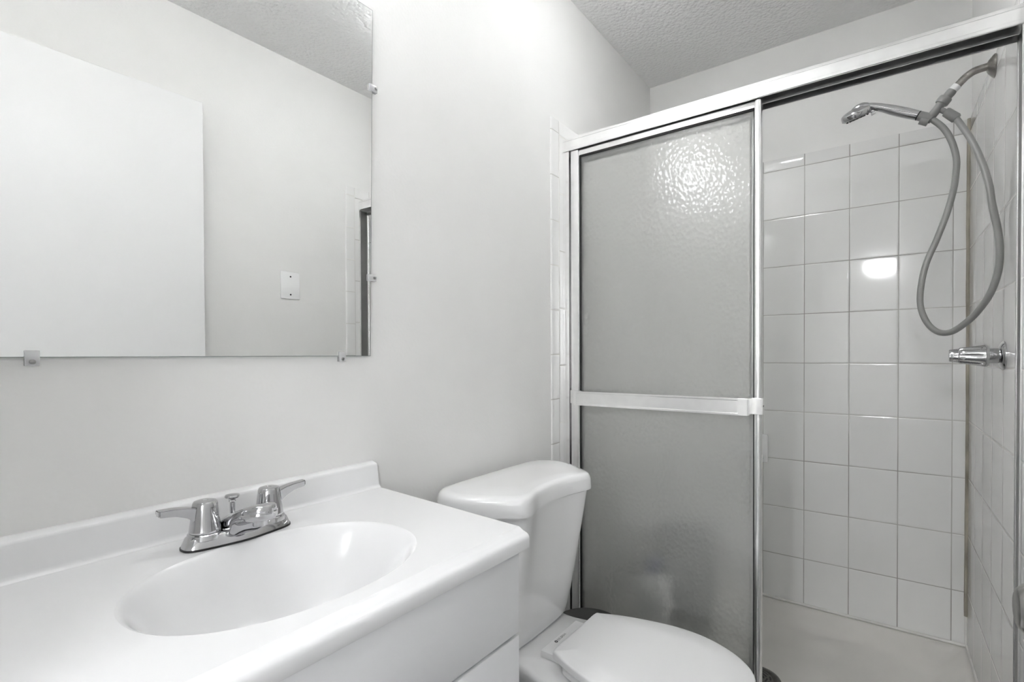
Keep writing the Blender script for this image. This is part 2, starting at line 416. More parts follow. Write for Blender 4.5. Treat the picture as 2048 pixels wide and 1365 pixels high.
# vanity light above the mirror (out of the picture, lights the room)
vl = empty('vanity_light', (0.33, 0, 2.09), 'chrome bar light above the mirror, three cup shades made up to throw light upward', 'light')
obj('back_plate', bbox(0.05, 0.61, -0.03, 0, 2.05, 2.14, 0.008), M['chrome'], vl)
for x in (0.14, 0.33, 0.52):
    s = obj('socket', lathe(bmesh.new(), [(0.024, 0), (0.024, 0.02), (0.018, 0.03)], (x, -0.03, 2.095), (0, -1, 0), 20), M['chrome'], vl)
    obj('added_shade', lathe(bmesh.new(), [(0.020, -0.055), (0.034, -0.045), (0.046, -0.020), (0.052, 0.020), (0.056, 0.045), (0.054, 0.045), (0.050, 0.020), (0.044, -0.018), (0.032, -0.041), (0.0, -0.048)], (x, -0.10, 2.095), (0, 0, 1), 24, cap=False), M['shade'], vl)  # cup shape made up to send more light to the ceiling
    bm = bmesh.new(); bmesh.ops.create_uvsphere(bm, u_segments=20, v_segments=12, radius=0.028)
    bmesh.ops.translate(bm, verts=bm.verts, vec=(x, -0.10, 2.122))
    obj('bulb', bm, M['bulb'], vl)
# small unseen flush light added in the bathroom ceiling to brighten the shower end
fl = empty('added_ceiling_light', (1.38, -0.50, HC), 'added round fill light, unseen on the ceiling in front of the shower', 'light')
obj('fill_light_base', lathe(bmesh.new(), [(0.105, 0), (0.105, -0.012), (0.10, -0.016)], (1.38, -0.50, HC), (0, 0, 1), 32), M['trimpaint'], fl)
obj('fill_light_shade', lathe(bmesh.new(), [(0.098, -0.016), (0.095, -0.045), (0.074, -0.066), (0.035, -0.077), (0.0, -0.079)], (1.38, -0.50, HC), (0, 0, 1), 32, cap=False), M['flush_fill'], fl)
# hall lamps: the far dome, and a nearer panel added for fill
dl = empty('dome_light', (-4.28, -0.845, HC), 'round white dome light on the far hall ceiling', 'light')
obj('dome_base', lathe(bmesh.new(), [(0.17, 0), (0.17, -0.015), (0.16, -0.02)], (-4.28, -0.845, HC), (0, 0, 1), 32), M['trimpaint'], dl)
obj('dome_shade', lathe(bmesh.new(), [(0.158, -0.02), (0.15, -0.05), (0.11, -0.085), (0.05, -0.1), (0.0, -0.102)], (-4.28, -0.845, HC), (0, 0, 1), 32, cap=False), M['dome'], dl)
pl = empty('added_hall_light', (-1.3, -0.8, HC), 'added wide fill light on the hall ceiling by the doorway', 'light')
obj('fill_lamp_frame', bbox(-1.72, -0.88, -1.2, -0.4, HC-0.02, HC, 0.004), M['trimpaint'], pl)
obj('fill_lamp_diffuser', bbox(-1.69, -0.91, -1.17, -0.43, HC-0.045, HC-0.02, 0.008), M['hall_fill'], pl)

# ------------------------------------------------------------------ vanity cabinet
vc = empty('vanity_cabinet', (0.34, -0.22, 0), 'white flat-panel vanity cabinet under the sink top', 'cabinet')
bm = bmesh.new()
box(bm, 0.685, 0.701, -0.425, -0.002, 0.0, 0.803, 0.001); box(bm, XF+0.001, XF+0.017, -0.425, -0.002, 0.0, 0.803)
box(bm, XF+0.017, 0.685, -0.012, -0.002, 0.09, 0.803); box(bm, XF+0.017, 0.685, -0.40, -0.012, 0.09, 0.105)
box(bm, XF+0.017, 0.685, -0.425, -0.41, 0.74, 0.803); box(bm, XF+0.017, 0.685, -0.37, -0.355, 0.0, 0.09); box(bm, XF+0.017, 0.685, -0.425, -0.41, 0.09, 0.11)
obj('cabinet_body', bm, M['cabinet'], vc)
obj('top_panel', bbox(XF+0.004, 0.690, -0.444, -0.4255, 0.661, 0.7985, 0.0018), M['cabinet'], vc)
for x0, x1 in ((XF+0.004, 0.327), (0.331, 0.690)):
    obj('cabinet_door', bbox(x0, x1, -0.444, -0.4255, 0.105, 0.656, 0.0018), M['cabinet'], vc)

# ------------------------------------------------------------------ sink top: counter with ogee front edge, oval bowl, backsplash
st = empty('vanity_sink_top', (0.34, -0.22, 0.803), 'white cultured marble sink top with oval bowl and backsplash', 'sink')
XL = XF + 0.001
BX, BY, BA, BB = 0.383, -0.263, 0.197, 0.145
def xr(y): return 0.733 + (y/-0.455)*(-0.031)      # right edge runs slightly askew
ZC = 0.835
N = 96
def rect_pt(th, yf):
    """point on the counter rectangle hit by a ray from the bowl centre"""
    c, s = math.cos(th), math.sin(th); best = None
    for k in range(400):
        pass
    # right edge is slanted: solve analytically
    cand = []
    if c < -1e-9: cand.append((XL-BX)/c)
    if s > 1e-9: cand.append((-0.022-BY)/s)
    if s < -1e-9: cand.append((yf-BY)/s)
    k = 0.031/0.455                                  # x = 0.733 + y*k
    den = c - s*k
    if den > 1e-9: cand.append((0.733 + BY*k - BX)/den)
    t = min(v for v in cand if v > 0)
    return Vector((BX+c*t, BY+s*t, 0))
YF = -0.434
angs = [2*PI*i/N for i in range(N)]
for corner in ((XL, -0.022), (XL, YF), (xr(-0.022), -0.022), (xr(YF), YF)):   # snap nearest ray to each corner
    a = math.atan2(corner[1]-BY, corner[0]-BX) % (2*PI)
    i = min(range(N), key=lambda k: min(abs(angs[k]-a), 2*PI-abs(angs[k]-a))); angs[i] = a
bm = bmesh.new()
outer = [rect_pt(t, YF) + Vector((0, 0, ZC)) for t in angs]
def ell(t, f, z, e=2.15):
    c, s = math.cos(t), math.sin(t)
    r = (abs(c/BA)**e + abs(s/BB)**e)**(-1/e)
    return Vector((BX+c*r*f, BY+s*r*f, z))
rim = [ell(t, 1.0, ZC) for t in angs]
mid = [a.lerp(b, 0.5) for a, b in zip(outer, rim)]
loft(bm, [outer, mid, rim], False, False)
# front edge profile strip, swept along x
prof = [(YF, ZC), (-0.4372, ZC-0.0011), (-0.4405, ZC-0.0031), (-0.4438, ZC-0.0048), (-0.4475, ZC-0.0058), (-0.4515, ZC-0.0070), (-0.4548, ZC-0.0092), (-0.4567, ZC-0.0122), (-0.4573, ZC-0.0160), (-0.4573, ZC-0.0300), (-0.4563, ZC-0.0315), (-0.43, ZC-0.0315)]
loft(bm, [[Vector((XL, y, z)) for y, z in prof], [Vector((xr(y), y, z)) for y, z in prof]], False, False, closed=False)
# right side, left side, back and underside
side = [Vector((xr(y), y, z)) for y, z in prof] 
fv = [bm.verts.new(p) for p in side] + [bm.verts.new((xr(0), 0, ZC-0.032)), bm.verts.new((xr(0), 0, ZC))]
bm.faces.new(fv)
fv = [bm.verts.new((XL, y, z)) for y, z in prof] + [bm.verts.new((XL, 0, ZC-0.032)), bm.verts.new((XL, 0, ZC))]
bm.faces.new(fv)
bmesh.ops.remove_doubles(bm, verts=bm.verts, dist=0.00005)
obj('counter', bm, M['marble'], st, angle=40)
bm = bmesh.new()
fs = [(1.004, 0), (0.988, -0.0010), (0.972, -0.0032), (0.955, -0.0068), (0.935, -0.0120), (0.905, -0.0205), (0.865, -0.0320), (0.81, -0.0470), (0.74, -0.0640), (0.66, -0.0800), (0.56, -0.0960), (0.45, -0.1090), (0.33, -0.1190), (0.2, -0.1255), (0.1, -0.1275)]
loft(bm, [[ell(t, f, ZC+dz, 2.15 if f > .7 else 2.0) for t in angs] for f, dz in fs], False, True)
obj('bowl', bm, M['marble'], st, angle=60)
# backsplash: chamfered top, cove at the bottom
bm = bmesh.new()
bp = [(0, ZC-0.01), (-0.030, ZC-0.01), (-0.030, ZC+0.0002), (-0.0265, ZC+0.0012), (-0.0235, ZC+0.004), (-0.022, ZC+0.008), (-0.0195, ZC+0.048), (-0.0185, ZC+0.0515), (-0.0165, ZC+0.053), (-0.002, ZC+0.0565), (0, ZC+0.0565)]
def sx_(z): return 0.735 - max(0, z-ZC)*0.06
loft(bm, [[Vector((XL, y, z)) for y, z in bp], [Vector((sx_(z) - 0.0008, y, z)) for y, z in bp], ])
obj('backsplash', bm, M['marble'], st, angle=50)

# ------------------------------------------------------------------ faucet
FX, FY = 0.395, -0.090
fa = empty('faucet', (FX, FY, ZC), 'chrome two-handle centreset faucet on the sink top', 'faucet')
def stadium(cx, cy, hl, hw, z, n=48, bulge=0.0):
    out = []
    for i in range(n):
        t = 2*PI*i/n; c, s = math.cos(t), math.sin(t)
        r = 1/((abs(c))**3.2 + (abs(s))**3.2)**(1/3.2)
        f = bulge*math.exp(-(c*r*hl/0.035)**2) if s < 0 else 0
        out.append(Vector((cx + hl*c*r, cy + s*r*hw - f, z)))
    return out
obj('base_gasket', loft(bmesh.new(), [stadium(FX, FY, 0.0845, 0.0275, ZC+0.0003, bulge=0.006), stadium(FX, FY, 0.0845, 0.0275, ZC+0.0035, bulge=0.006)]), M['black'], fa)
obj('base', loft(bmesh.new(), [stadium(FX, FY, 0.0835, 0.0268, ZC+0.0035, bulge=0.006), stadium(FX, FY, 0.0825, 0.0262, ZC+0.006, bulge=0.006), stadium(FX, FY, 0.078, 0.0235, ZC+0.017, bulge=0.005), stadium(FX, FY, 0.075, 0.0215, ZC+0.0195, bulge=0.004), stadium(FX, FY, 0.070, 0.018, ZC+0.021, bulge=0.003)]), M['chrome'], fa)
# spout: one loft rising from the base to a round nose
bm = bmesh.new(); rings = []
path = [(-0.0605, .852, .846, .0250), (-0.066, .8610, .841, .0295), (-0.080, .8700, .841, .0305), (-0.098, .8780, .841, .0300), (-0.114, .8840, .842, .0290), (-0.121, .8865, .848, .0282), (-0.127, .8885, .862, .0274), (-0.135, .8915, .8690, .0264), (-0.147, .8960, .8725, .0256), (-0.160, .9005, .8750, .0248), (-0.170, .9025, .8765, .0226), (-0.178, .9030, .8775, .0182), (-0.1840, .9020, .8790, .0115), (-0.1860, .8990, .8820, .0055)]
for y, zt, zb, hw in path:
    ring = []
    for i in range(48):
        th_ = 2*PI*i/48; c, s = math.cos(th_), math.sin(th_)
        r = 1/((abs(c))**4.2 + (abs(s))**4.2)**(1/4.2)
        ring.append(Vector((FX + c*r*hw*(0.96 if s > 0 else 1.03), y, (zt+zb)/2 + s*r*(zt-zb)/2)))
    rings.append(ring)
loft(bm, rings)
obj('spout', bm, M['chrome'], fa, angle=38)
obj('aerator', lathe(bmesh.new(), [(0.0085, 0.003), (0.0085, 0), (0.011, 0), (0.011, 0.010)], (FX, -0.160, 0.8675), (0, 0, 1), 24), M['chrome'], fa)
for sg in (-1, 1):
    hx = FX + sg*0.0508
    h = obj('handle', lathe(bmesh.new(), [(0.0215, 0.0), (0.0225, 0.002), (0.0222, 0.004), (0.0205, 0.016), (0.0180, 0.038), (0.0172, 0.0445), (0.0155, 0.0475), (0.012, 0.0485), (0.0045, 0.0485), (0.004, 0.0480), (0.0, 0.0480)], (hx, FY, ZC+0.0225), (0, 0, 1), 40, cap=False), M['chrome'], fa)
    obj('handle_collar', lathe(bmesh.new(), [(0.0255, -0.004), (0.0245, 0.003), (0.020, 0.0055), (0.019, 0.0075)], (hx, FY, ZC+0.018), (0, 0, 1), 32), M['chrome'], fa)
    bm = bmesh.new(); rings = []
    for k, (d, hz, zz, hy) in enumerate(((0.008, 0.0135, 0.894-0.0005, 0.0085), (0.016, 0.013, 0.894, 0.0085), (0.026, 0.0095, 0.897, 0.008), (0.042, 0.0068, 0.8995, 0.0075), (0.056, 0.0062, 0.9005, 0.0072), (0.0635, 0.0060, 0.9010, 0.0070), (0.0645, 0.0045, 0.9010, 0.006))):
        zt = zz + 0.0015 + 0.0045 - 0.002
        zb = zt - hz*1.7
        rings.append([Vector((hx+sg*d, FY-hy, zb)), Vector((hx+sg*d, FY+hy, zb)), Vector((hx+sg*d, FY+hy, zt)), Vector((hx+sg*d, FY-hy, zt))])
    loft(bm, rings)
    bmesh.ops.bevel(bm, geom=[e for e in bm.edges], offset=0.0012, segments=2, affect='EDGES')
    obj('lever', bm, M['chrome'], h, angle=40)
obj('lift_rod', lathe(bmesh.new(), [(0.004, 0), (0.004, 0.018), (0.0058, 0.020), (0.005, 0.022), (0.0065, 0.0245), (0.0105, 0.026), (0.0115, 0.028), (0.0105, 0.0302), (0.004, 0.0312), (0, 0.0312)], (FX-0.001, -0.0705, ZC+0.035), (0, 0, 1), 24, cap=False), M['chrome'], fa)

# ------------------------------------------------------------------ toilet
TX = 1.117
to = empty('toilet', (TX, -0.35, 0), 'white two-piece toilet with lid closed between vanity and shower', 'toilet')
lid_c = [(-0.19, -0.034), (-0.08, -0.030), (0.08, -0.030), (0.19, -0.034), (0.235, -0.055), (0.253, -0.105), (0.238, -0.165), (0.195, -0.235), (0.170, -0.266), (0.140, -0.272), (0.075, -0.256), (0.0, -0.250), (-0.075, -0.256), (-0.140, -0.274), (-0.172, -0.270), (-0.196, -0.240), (-0.238, -0.165), (-0.253, -0.105), (-0.235, -0.055)]
def plan(ctrl, s, z, sy=None, cy=-0.145, n=120, dx=0.0):
    P = catmull([(x, y, 0) for x, y in ctrl], n)
    sy = s if sy is None else sy
    return [Vector((TX+dx+p.x*s, cy+(p.y-cy)*sy, z)) for p in P]
bm = bmesh.new()
loft(bm, [plan(lid_c, 0.93, 0.7480, 0.915), plan(lid_c, 0.945, 0.7520, 0.935), plan(lid_c, 0.998, 0.7525), plan(lid_c, 1.002, 0.757), plan(lid_c, 0.990, 0.782), plan(lid_c, 0.980, 0.790, 0.972), plan(lid_c, 0.962, 0.7955, 0.945), plan(lid_c, 0.935, 0.7985, 0.905), plan(lid_c, 0.88, 0.8000, 0.82), plan(lid_c, 0.5, 0.8008, 0.45)])
obj('tank_lid', bm, M['porcelain'], to, angle=60)
bot_c = [(-0.13, -0.04), (-0.06, -0.04), (0.06, -0.04), (0.13, -0.04), (0.150, -0.055), (0.158, -0.09), (0.158, -0.13), (0.154, -0.175), (0.143, -0.196), (0.118, -0.203), (0.06, -0.206), (0.0, -0.207), (-0.06, -0.206), (-0.118, -0.203), (-0.143, -0.196), (-0.154, -0.175), (-0.158, -0.13), (-0.158, -0.09), (-0.150, -0.055)]
top_c = [(x*0.94, -0.15+(y+0.15)*0.93) for x, y in lid_c]
tb = []
for z, f, s in ((0.3855, 0.0, 0.90), (0.3885, 0.0, 0.96), (0.396, 0.0, 1.0), (0.42, 0.10, 1.0), (0.46, 0.24, 1.0), (0.54, 0.46, 1.0), (0.63, 0.70, 1.0), (0.70, 0.88, 1.0), (0.749, 1.0, 1.0)):
    mixd = [(a[0]*(1-f)+b[0]*f, a[1]*(1-f)+b[1]*f) for a, b in zip(bot_c, top_c)]
    tb.append(plan(mixd, s, z, s, -0.125))
obj('tank', loft(bmesh.new(), tb), M['porcelain'], to, angle=60)
# bowl with deck: egg-shaped rim in plan, lofted to the foot
def egg(hw, yb, yfr, z, n=72, wb=None, dx=0.0):
    """plan ring: rounded back at yb, elongated front at yfr"""
    wb = hw*0.72 if wb is None else wb
    L = yb-yfr
    c = [(-wb*0.85, yb), (0, yb+0.002), (wb*0.85, yb), (wb, yb-0.02), (wb*0.98, yb-L*0.16), (hw*0.78, yb-L*0.28), (hw*0.95, yb-L*0.46), (hw, yb-L*0.62), (hw*0.90, yb-L*0.78), (hw*0.63, yb-L*0.92), (hw*0.3, yb-L*0.985), (0, yfr), (-hw*0.3, yb-L*0.985), (-hw*0.63, yb-L*0.92), (-hw*0.90, yb-L*0.78), (-hw, yb-L*0.62), (-hw*0.95, yb-L*0.46), (-hw*0.78, yb-L*0.28), (-wb*0.98, yb-L*0.16), (-wb, yb-0.02)]
    P = catmull([(x, y, 0) for x, y in c], n)
    return [Vector((TX+dx+p.x, p.y, z)) for p in P]
bm = bmesh.new()
loft(bm, [egg(0.105, -0.10, -0.60, 0.0, wb=0.105), egg(0.108, -0.10, -0.605, 0.02, wb=0.108), egg(0.098, -0.11, -0.58, 0.06, wb=0.096), egg(0.100, -0.11, -0.58, 0.16, wb=0.092), egg(0.128, -0.09, -0.64, 0.25, wb=0.100), egg(0.160, -0.055, -0.695, 0.32, wb=0.125), egg(0.176, -0.04, -0.716, 0.355, wb=0.142), egg(0.180, -0.035, -0.722, 0.372, wb=0.150), egg(0.176, -0.038, -0.718, 0.382, wb=0.148), egg(0.166, -0.046, -0.706, 0.386, wb=0.140)])
obj('bowl', bm, M['porcelain'], to, angle=60)
def seatplan(hw, back, z, n=96, inset=0.0, dx=0.004):
    yb = -0.308
    c = [(-0.1065, yb), (-0.05, yb+0.001), (0.05, yb+0.001), (0.1065, yb), (0.1165, yb-0.012), (0.138, yb-0.06), (0.158, yb-0.13), (0.1705, yb-0.205), (0.166, yb-0.27), (0.147, yb-0.325), (0.116, yb-0.372), (0.072, yb-0.405), (0, -0.728), (-0.072, yb-0.405), (-0.116, yb-0.372), (-0.147, yb-0.325), (-0.166, yb-0.27), (-0.1705, yb-0.205), (-0.158, yb-0.13), (-0.138, yb-0.06), (-0.1165, yb-0.012)]
    P = catmull([(x, y, 0) for x, y in c], n)
    kx, ky = 1-inset/0.16, 1-inset/0.21
    return [Vector((TX+dx+p.x*kx, min(-0.515+(p.y+0.515)*ky, back), z)) for p in P]
bm = bmesh.new()
loft(bm, [seatplan(0, -0.340, 0.390, inset=0.010), seatplan(0, -0.340, 0.3925, inset=0.005), seatplan(0, -0.340, 0.404, inset=0.004), seatplan(0, -0.340, 0.4075, inset=0.008)])
obj('seat', bm, M['plastic_seat'], to, angle=50)
bm = bmesh.new()
loft(bm, [seatplan(0, 0, 0.4105, inset=0.006), seatplan(0, 0, 0.4120, inset=0.001), seatplan(0, 0, 0.4250, inset=0.0), seatplan(0, 0, 0.4285, inset=0.0015), seatplan(0, 0, 0.4305, inset=0.005), seatplan(0, 0, 0.4318, inset=0.028), seatplan(0, 0, 0.4340, inset=0.036), seatplan(0, 0, 0.4350, inset=0.06)])
obj('seat_lid', bm, M['plastic_seat'], to, angle=50)
hg = obj('hinge_bar', bbox(TX-0.084, TX+0.090, -0.336, -0.260, 0.3865, 0.4035, 0.002), M['plastic_seat'], to)
# print on the hinge bar: small ring mark and a row of worn characters
bm = bmesh.new()
lathe(bm, [(0.0018, 0), (0.0045, 0), (0.0045, 0.0003), (0.0018, 0.0003), (0.0018, 0)], (TX-0.030, -0.2715, 0.4035), (0, 0, 1), 20, cap=False)
x = TX-0.023
for wd, kind in ((0.0075, 's'), (0.0075, 'c'), (0.0075, 'o'), (0.0075, 'z'), (0.004, 'i'), (0.004, 'i')):
    if kind in 'sz':
        for yy in (-0.2742, -0.2715, -0.2688): box(bm, x, x+wd*0.75, yy-0.0003, yy+0.0003, 0.4035, 0.4038)
    elif kind in 'co':
        box(bm, x, x+0.0006, -0.2742, -0.2688, 0.4035, 0.4038)
        for yy in (-0.2742, -0.2688): box(bm, x, x+wd*0.7, yy-0.0003, yy+0.0003, 0.4035, 0.4038)
        if kind == 'o': box(bm, x+wd*0.6, x+wd*0.75, -0.2742, -0.2688, 0.4035, 0.4038)
    else:
        box(bm, x, x+0.0007, -0.2742, -0.2688, 0.4035, 0.4038)
    x += wd + 0.0006
obj('printed_mark', bm, M['ink'], hg, smooth=False)

# ------------------------------------------------------------------ small bin between toilet and shower
bn = empty('waste_bin', (1.385, -0.205, 0), 'small round dark grey bin between the toilet and the shower door', 'bin')
obj('bin_body', lathe(bmesh.new(), [(0.0, 0.0), (0.095, 0.0), (0.1, 0.005), (0.108, 0.26), (0.108, 0.275)], (1.385, -0.205, 0), (0, 0, 1), 40, cap=False), M['bin'], bn)
obj('bin_lid', lathe(bmesh.new(), [(0.112, 0.275), (0.113, 0.285), (0.108, 0.295), (0.06, 0.300), (0.0, 0.301)], (1.385, -0.205, 0), (0, 0, 1), 40, cap=False), M['bin'], bn)

# ------------------------------------------------------------------ shower pan and drain
XC0, XC1 = 1.515, 1.635                         # threshold
sp = empty('shower_pan', (2.0, -0.589, 0), 'off-white shower pan with low threshold inside the tiled stall', 'shower pan')
bm = bmesh.new()
y0, y1 = -0.0045, -W+0.0045
def rr_(x0, x1, ya, yb, z, r, n=8):
    out = []
    for cx, cy, a0 in ((x1-r, ya-r, 0), (x0+r, ya-r, 90), (x0+r, yb+r, 180), (x1-r, yb+r, 270)):
        for k in range(n+1):
            a = math.radians(a0+90*k/n); out.append(Vector((cx+r*math.cos(a), cy+r*math.sin(a), z)))
    return out
loft(bm, [rr_(XC0, DB, y0, y1, 0.0, 0.002), rr_(XC0, DB, y0, y1, 0.070, 0.002), rr_(XC0+0.002, DB-0.001, y0, y1, 0.0765, 0.003), rr_(XC1-0.02, DB-0.012, y0-0.012, y1+0.012, 0.0775, 0.01), rr_(XC1, DB-0.022, y0-0.022, y1+0.022, 0.072, 0.02), rr_(XC1+0.05, DB-0.085, y0-0.08, y1+0.08, 0.042, 0.03), rr_(XC1+0.07, DB-0.108, y0-0.10, y1+0.10, 0.034, 0.04), rr_(XC1+0.09, DB-0.13, y0-0.125, y1+0.125, 0.031, 0.04), rr_(1.81, 1.93, -0.53, -0.65, 0.026, 0.05)])
obj('pan_basin', bm, M['pan'], sp, angle=50)
bm = bbox(XC0, XC1, y1, y0, 0.0705, 0.125, 0.010, 3)
obj('threshold', bm, M['pan'], sp)
# drain strainer with slots
dr = empty('shower_drain', (1.87, -0.59, 0.027), 'round dark metal drain strainer set in the shower pan', 'drain')
obj('strainer_rim', lathe(bmesh.new(), [(0.047, 0.0045), (0.050, 0.0062), (0.066, 0.0055), (0.071, 0.003), (0.073, 0.0)], (1.87, -0.59, 0.027), (0, 0, 1), 48, cap=False), M['drain'], dr)
obj('strainer_plate', lathe(bmesh.new(), [(0.0, 0.004), (0.048, 0.004), (0.048, 0.0046), (0.0, 0.0046)], (1.87, -0.59, 0.027), (0, 0, 1), 48, cap=False), M['drain'], dr)
bm = bmesh.new()
for rad, cnt in ((0.040, 8), (0.029, 6), (0.018, 4), (0.008, 2)):
    for k in range(cnt):
        a0 = 2*PI*k/cnt; a1 = a0 + 2*PI/cnt*0.72
        inn, out = [], []
        for q_ in range(7):
            a = a0+(a1-a0)*q_/6
            inn.append(Vector((1.87+(rad-0.0028)*math.cos(a), -0.59+(rad-0.0028)*math.sin(a), 0.0318)))
            out.append(Vector((1.87+(rad+0.0028)*math.cos(a), -0.59+(rad+0.0028)*math.sin(a), 0.0318)))
        loft(bm, [inn, out], False, False, closed=False)
sl = obj('strainer_slots', bm, M['black'], dr, smooth=False)

# things standing in the shower behind the obscure glass
bk = empty('bucket', (2.06, -0.285, 0.034), 'dark grey bucket blurred behind the obscure shower glass', 'bucket')
obj('bucket_body', lathe(bmesh.new(), [(0.0, 0.0), (0.095, 0.0), (0.1, 0.004), (0.122, 0.36), (0.126, 0.36), (0.127, 0.375), (0.121, 0.378), (0.117, 0.36), (0.095, 0.01), (0.0, 0.01)], (2.06, -0.285, 0.034), (0, 0, 1), 40, cap=False), M['bin'], bk)
jg = empty('cleaner_jug', (1.775, -0.255, 0.0365), 'white jug with a blue cap blurred behind the shower glass', 'bottle')
obj('jug_body', lathe(bmesh.new(), [(0.0, 0.0), (0.056, 0.0), (0.061, 0.006), (0.063, 0.10), (0.062, 0.235), (0.050, 0.275), (0.028, 0.297), (0.022, 0.305), (0.0, 0.306)], (1.775, -0.255, 0.0365), (0, 0, 1), 32, cap=False), M['jug_white'], jg)
obj('jug_cap', lathe(bmesh.new(), [(0.027, 0.300), (0.027, 0.340), (0.022, 0.345), (0.0, 0.346)], (1.775, -0.255, 0.0365), (0, 0, 1), 24, cap=False), M['jug_cap'], jg)

# ------------------------------------------------------------------ shower enclosure: frame, two sliding panels
sf = empty('shower_door_frame', (1.60, -0.589, 0.125), 'bright aluminium shower door frame spanning the tiled stall', 'shower frame')
YA, YB = -T-0.0005, -W+T-0.0078
# header: hollow channel open below, built as one section swept along y
hp = [(1.5686, 1.8555), (1.5675, 1.8570), (1.5675, 1.8640), (1.5690, 1.8655), (1.5690, 1.8900), (1.5715, 1.8903), (1.5715, 1.8913), (1.5695, 1.8916), (1.5700, 1.8985), (1.5720, 1.9010), (1.6300, 1.9010), (1.6320, 1.8990), (1.6320, 1.8430), (1.6285, 1.8430), (1.6285, 1.8930), (1.6020, 1.8930), (1.6020, 1.8480), (1.5995, 1.8480), (1.5995, 1.8930), (1.5735, 1.8930), (1.5735, 1.8860), (1.5725, 1.8850), (1.5725, 1.8555)]
bm = bmesh.new(); loft(bm, [[Vector((x, YA, z)) for x, z in hp], [Vector((x, YB, z)) for x, z in hp]])
obj('header', bm, M['alu'], sf, smooth=False)
obj('header_channel', bbox(1.5730, 1.6280, YB+0.001, YA-0.001, 1.888, 1.8928), M['alu_dark'], sf, smooth=False)
def jamb(ys, sgn, wd):
    bm = bmesh.new()
    # U section opening into the stall
    e = ys + sgn*wd
    pr = [(1.5715, ys), (1.5715, e), (1.5745, e), (1.5745, ys+sgn*0.003), (1.5985, ys+sgn*0.003), (1.5985, ys+sgn*wd*0.75), (1.6010, ys+sgn*wd*0.75), (1.6010, ys+sgn*0.003), (1.6270, ys+sgn*0.003), (1.6270, e), (1.6300, e), (1.6300, ys)]
    loft(bm, [[Vector((x, y, z)) for x, y in pr] for z in (0.150, 1.8545)])
    return bm
obj('jamb', jamb(YA, -1, 0.026), M['alu'], sf, angle=20)
bm = bmesh.new(); e = YB+0.0030
pr = [(1.5715, YB-0.0005), (1.5715, e), (1.5745, e), (1.5745, YB+0.0006), (1.6270, YB+0.0006), (1.6270, e), (1.6300, e), (1.6300, YB-0.0005)]
loft(bm, [[Vector((x, y, z)) for x, y in pr] for z in (0.150, 1.8545)])
jb = obj('jamb', bm, M['alu'], sf, angle=20)
obj('recess_shade', bbox(1.5800, 1.6180, YB+0.0006, YB+0.0016, 0.152, 1.853), M['alu_dark'], jb, smooth=False)  # dark colour stands in for shade and dark reflection in the jamb recess
bm = bmesh.new()
for pr in ([(1.5600, 0.1255), (1.5600, 0.150), (1.5650, 0.156), (1.5680, 0.156), (1.5680, 0.133), (1.5960, 0.133), (1.5960, 0.152), (1.5985, 0.152), (1.5985, 0.133), (1.6265, 0.133), (1.6265, 0.150), (1.6300, 0.150), (1.6300, 0.1255)],):
    loft(bm, [[Vector((x, YA, z)) for x, z in pr], [Vector((x, YB, z)) for x, z in pr]])
obj('sill_track', bm, M['alu'], sf, angle=25)

def panel(name, x0, x1, ya, yb, z0, z1, label, bar):
    t = empty(name, ((x0+x1)/2, (ya+yb)/2, z0), label, 'shower door')
    sw_l, sw_r, tr, br = 0.034, 0.019, 0.020, 0.03
    def stile(ya_, yb_, nm):
        bm = bmesh.new(); n = 0.0035
        pr = [(x0+0.002, ya_), (x0, ya_-0.002), (x0-0.0015, (ya_+yb_)/2), (x0, yb_+0.004), (x0+0.003, yb_+0.001), (x0+0.008, yb_), (x1-0.002, yb_), (x1, yb_+0.002), (x1, ya_-0.002), (x1-0.002, ya_)]
        loft(bm, [[Vector((x, y, z)) for x, y in pr] for z in (z0, z1)])
        return obj(nm, bm, M['alu'], t, angle=35)
    stile(ya, ya-sw_l, 'left_stile'); stile(yb+sw_r, yb, 'right_stile')
    obj('top_rail', bbox(x0+0.001, x1-0.001, yb+sw_r, ya-sw_l, z1-tr, z1-0.0005, 0.0015), M['alu'], t)
    obj('bottom_rail', bbox(x0+0.001, x1-0.001, yb+sw_r, ya-sw_l, z0+0.0005, z0+br, 0.0015), M['alu'], t)
    xm = (x0+x1)/2
    gl = obj('glass_pane', bbox(xm-0.002, xm+0.002, yb+sw_r-0.002, ya-sw_l+0.002, z0+br-0.002, z1-tr+0.002), M['glass'], t, smooth=False)
    gl.data.materials.append(M['glass_back'] if bar else M['glass_rear'])
    for f in gl.data.polygons:
        if f.normal.x > 0.9: f.material_index = 1
    # black glazing gasket around the pane
    bm = bmesh.new(); g = 0.0045
    yl, yr_, zb, zt = ya-sw_l-0.0003, yb+sw_r+0.0003, z0+br+0.0003, z1-tr-0.0003
    for xx in (xm-0.0058, xm+0.0024):
        box(bm, xx, xx+0.0034, yl-g, yl, zb, zt); box(bm, xx, xx+0.0034, yr_, yr_+g*0.7, zb, zt)
        box(bm, xx, xx+0.0034, yr_, yl, zt-g, zt); box(bm, xx, xx+0.0034, yr_, yl, zb, zb+g)
    obj('gasket', bm, M['dark_gap'], t, smooth=False)
    return t
P1 = panel('shower_door', 1.5760, 1.5970, -0.034, -0.655, 0.140, 1.8535, 'front sliding shower door of textured glass with a flat towel bar', True)
P2 = panel('shower_door', 1.6035, 1.6245, -0.024, -0.640, 0.140, 1.8445, 'rear sliding shower door of textured glass, just behind the front one', False)
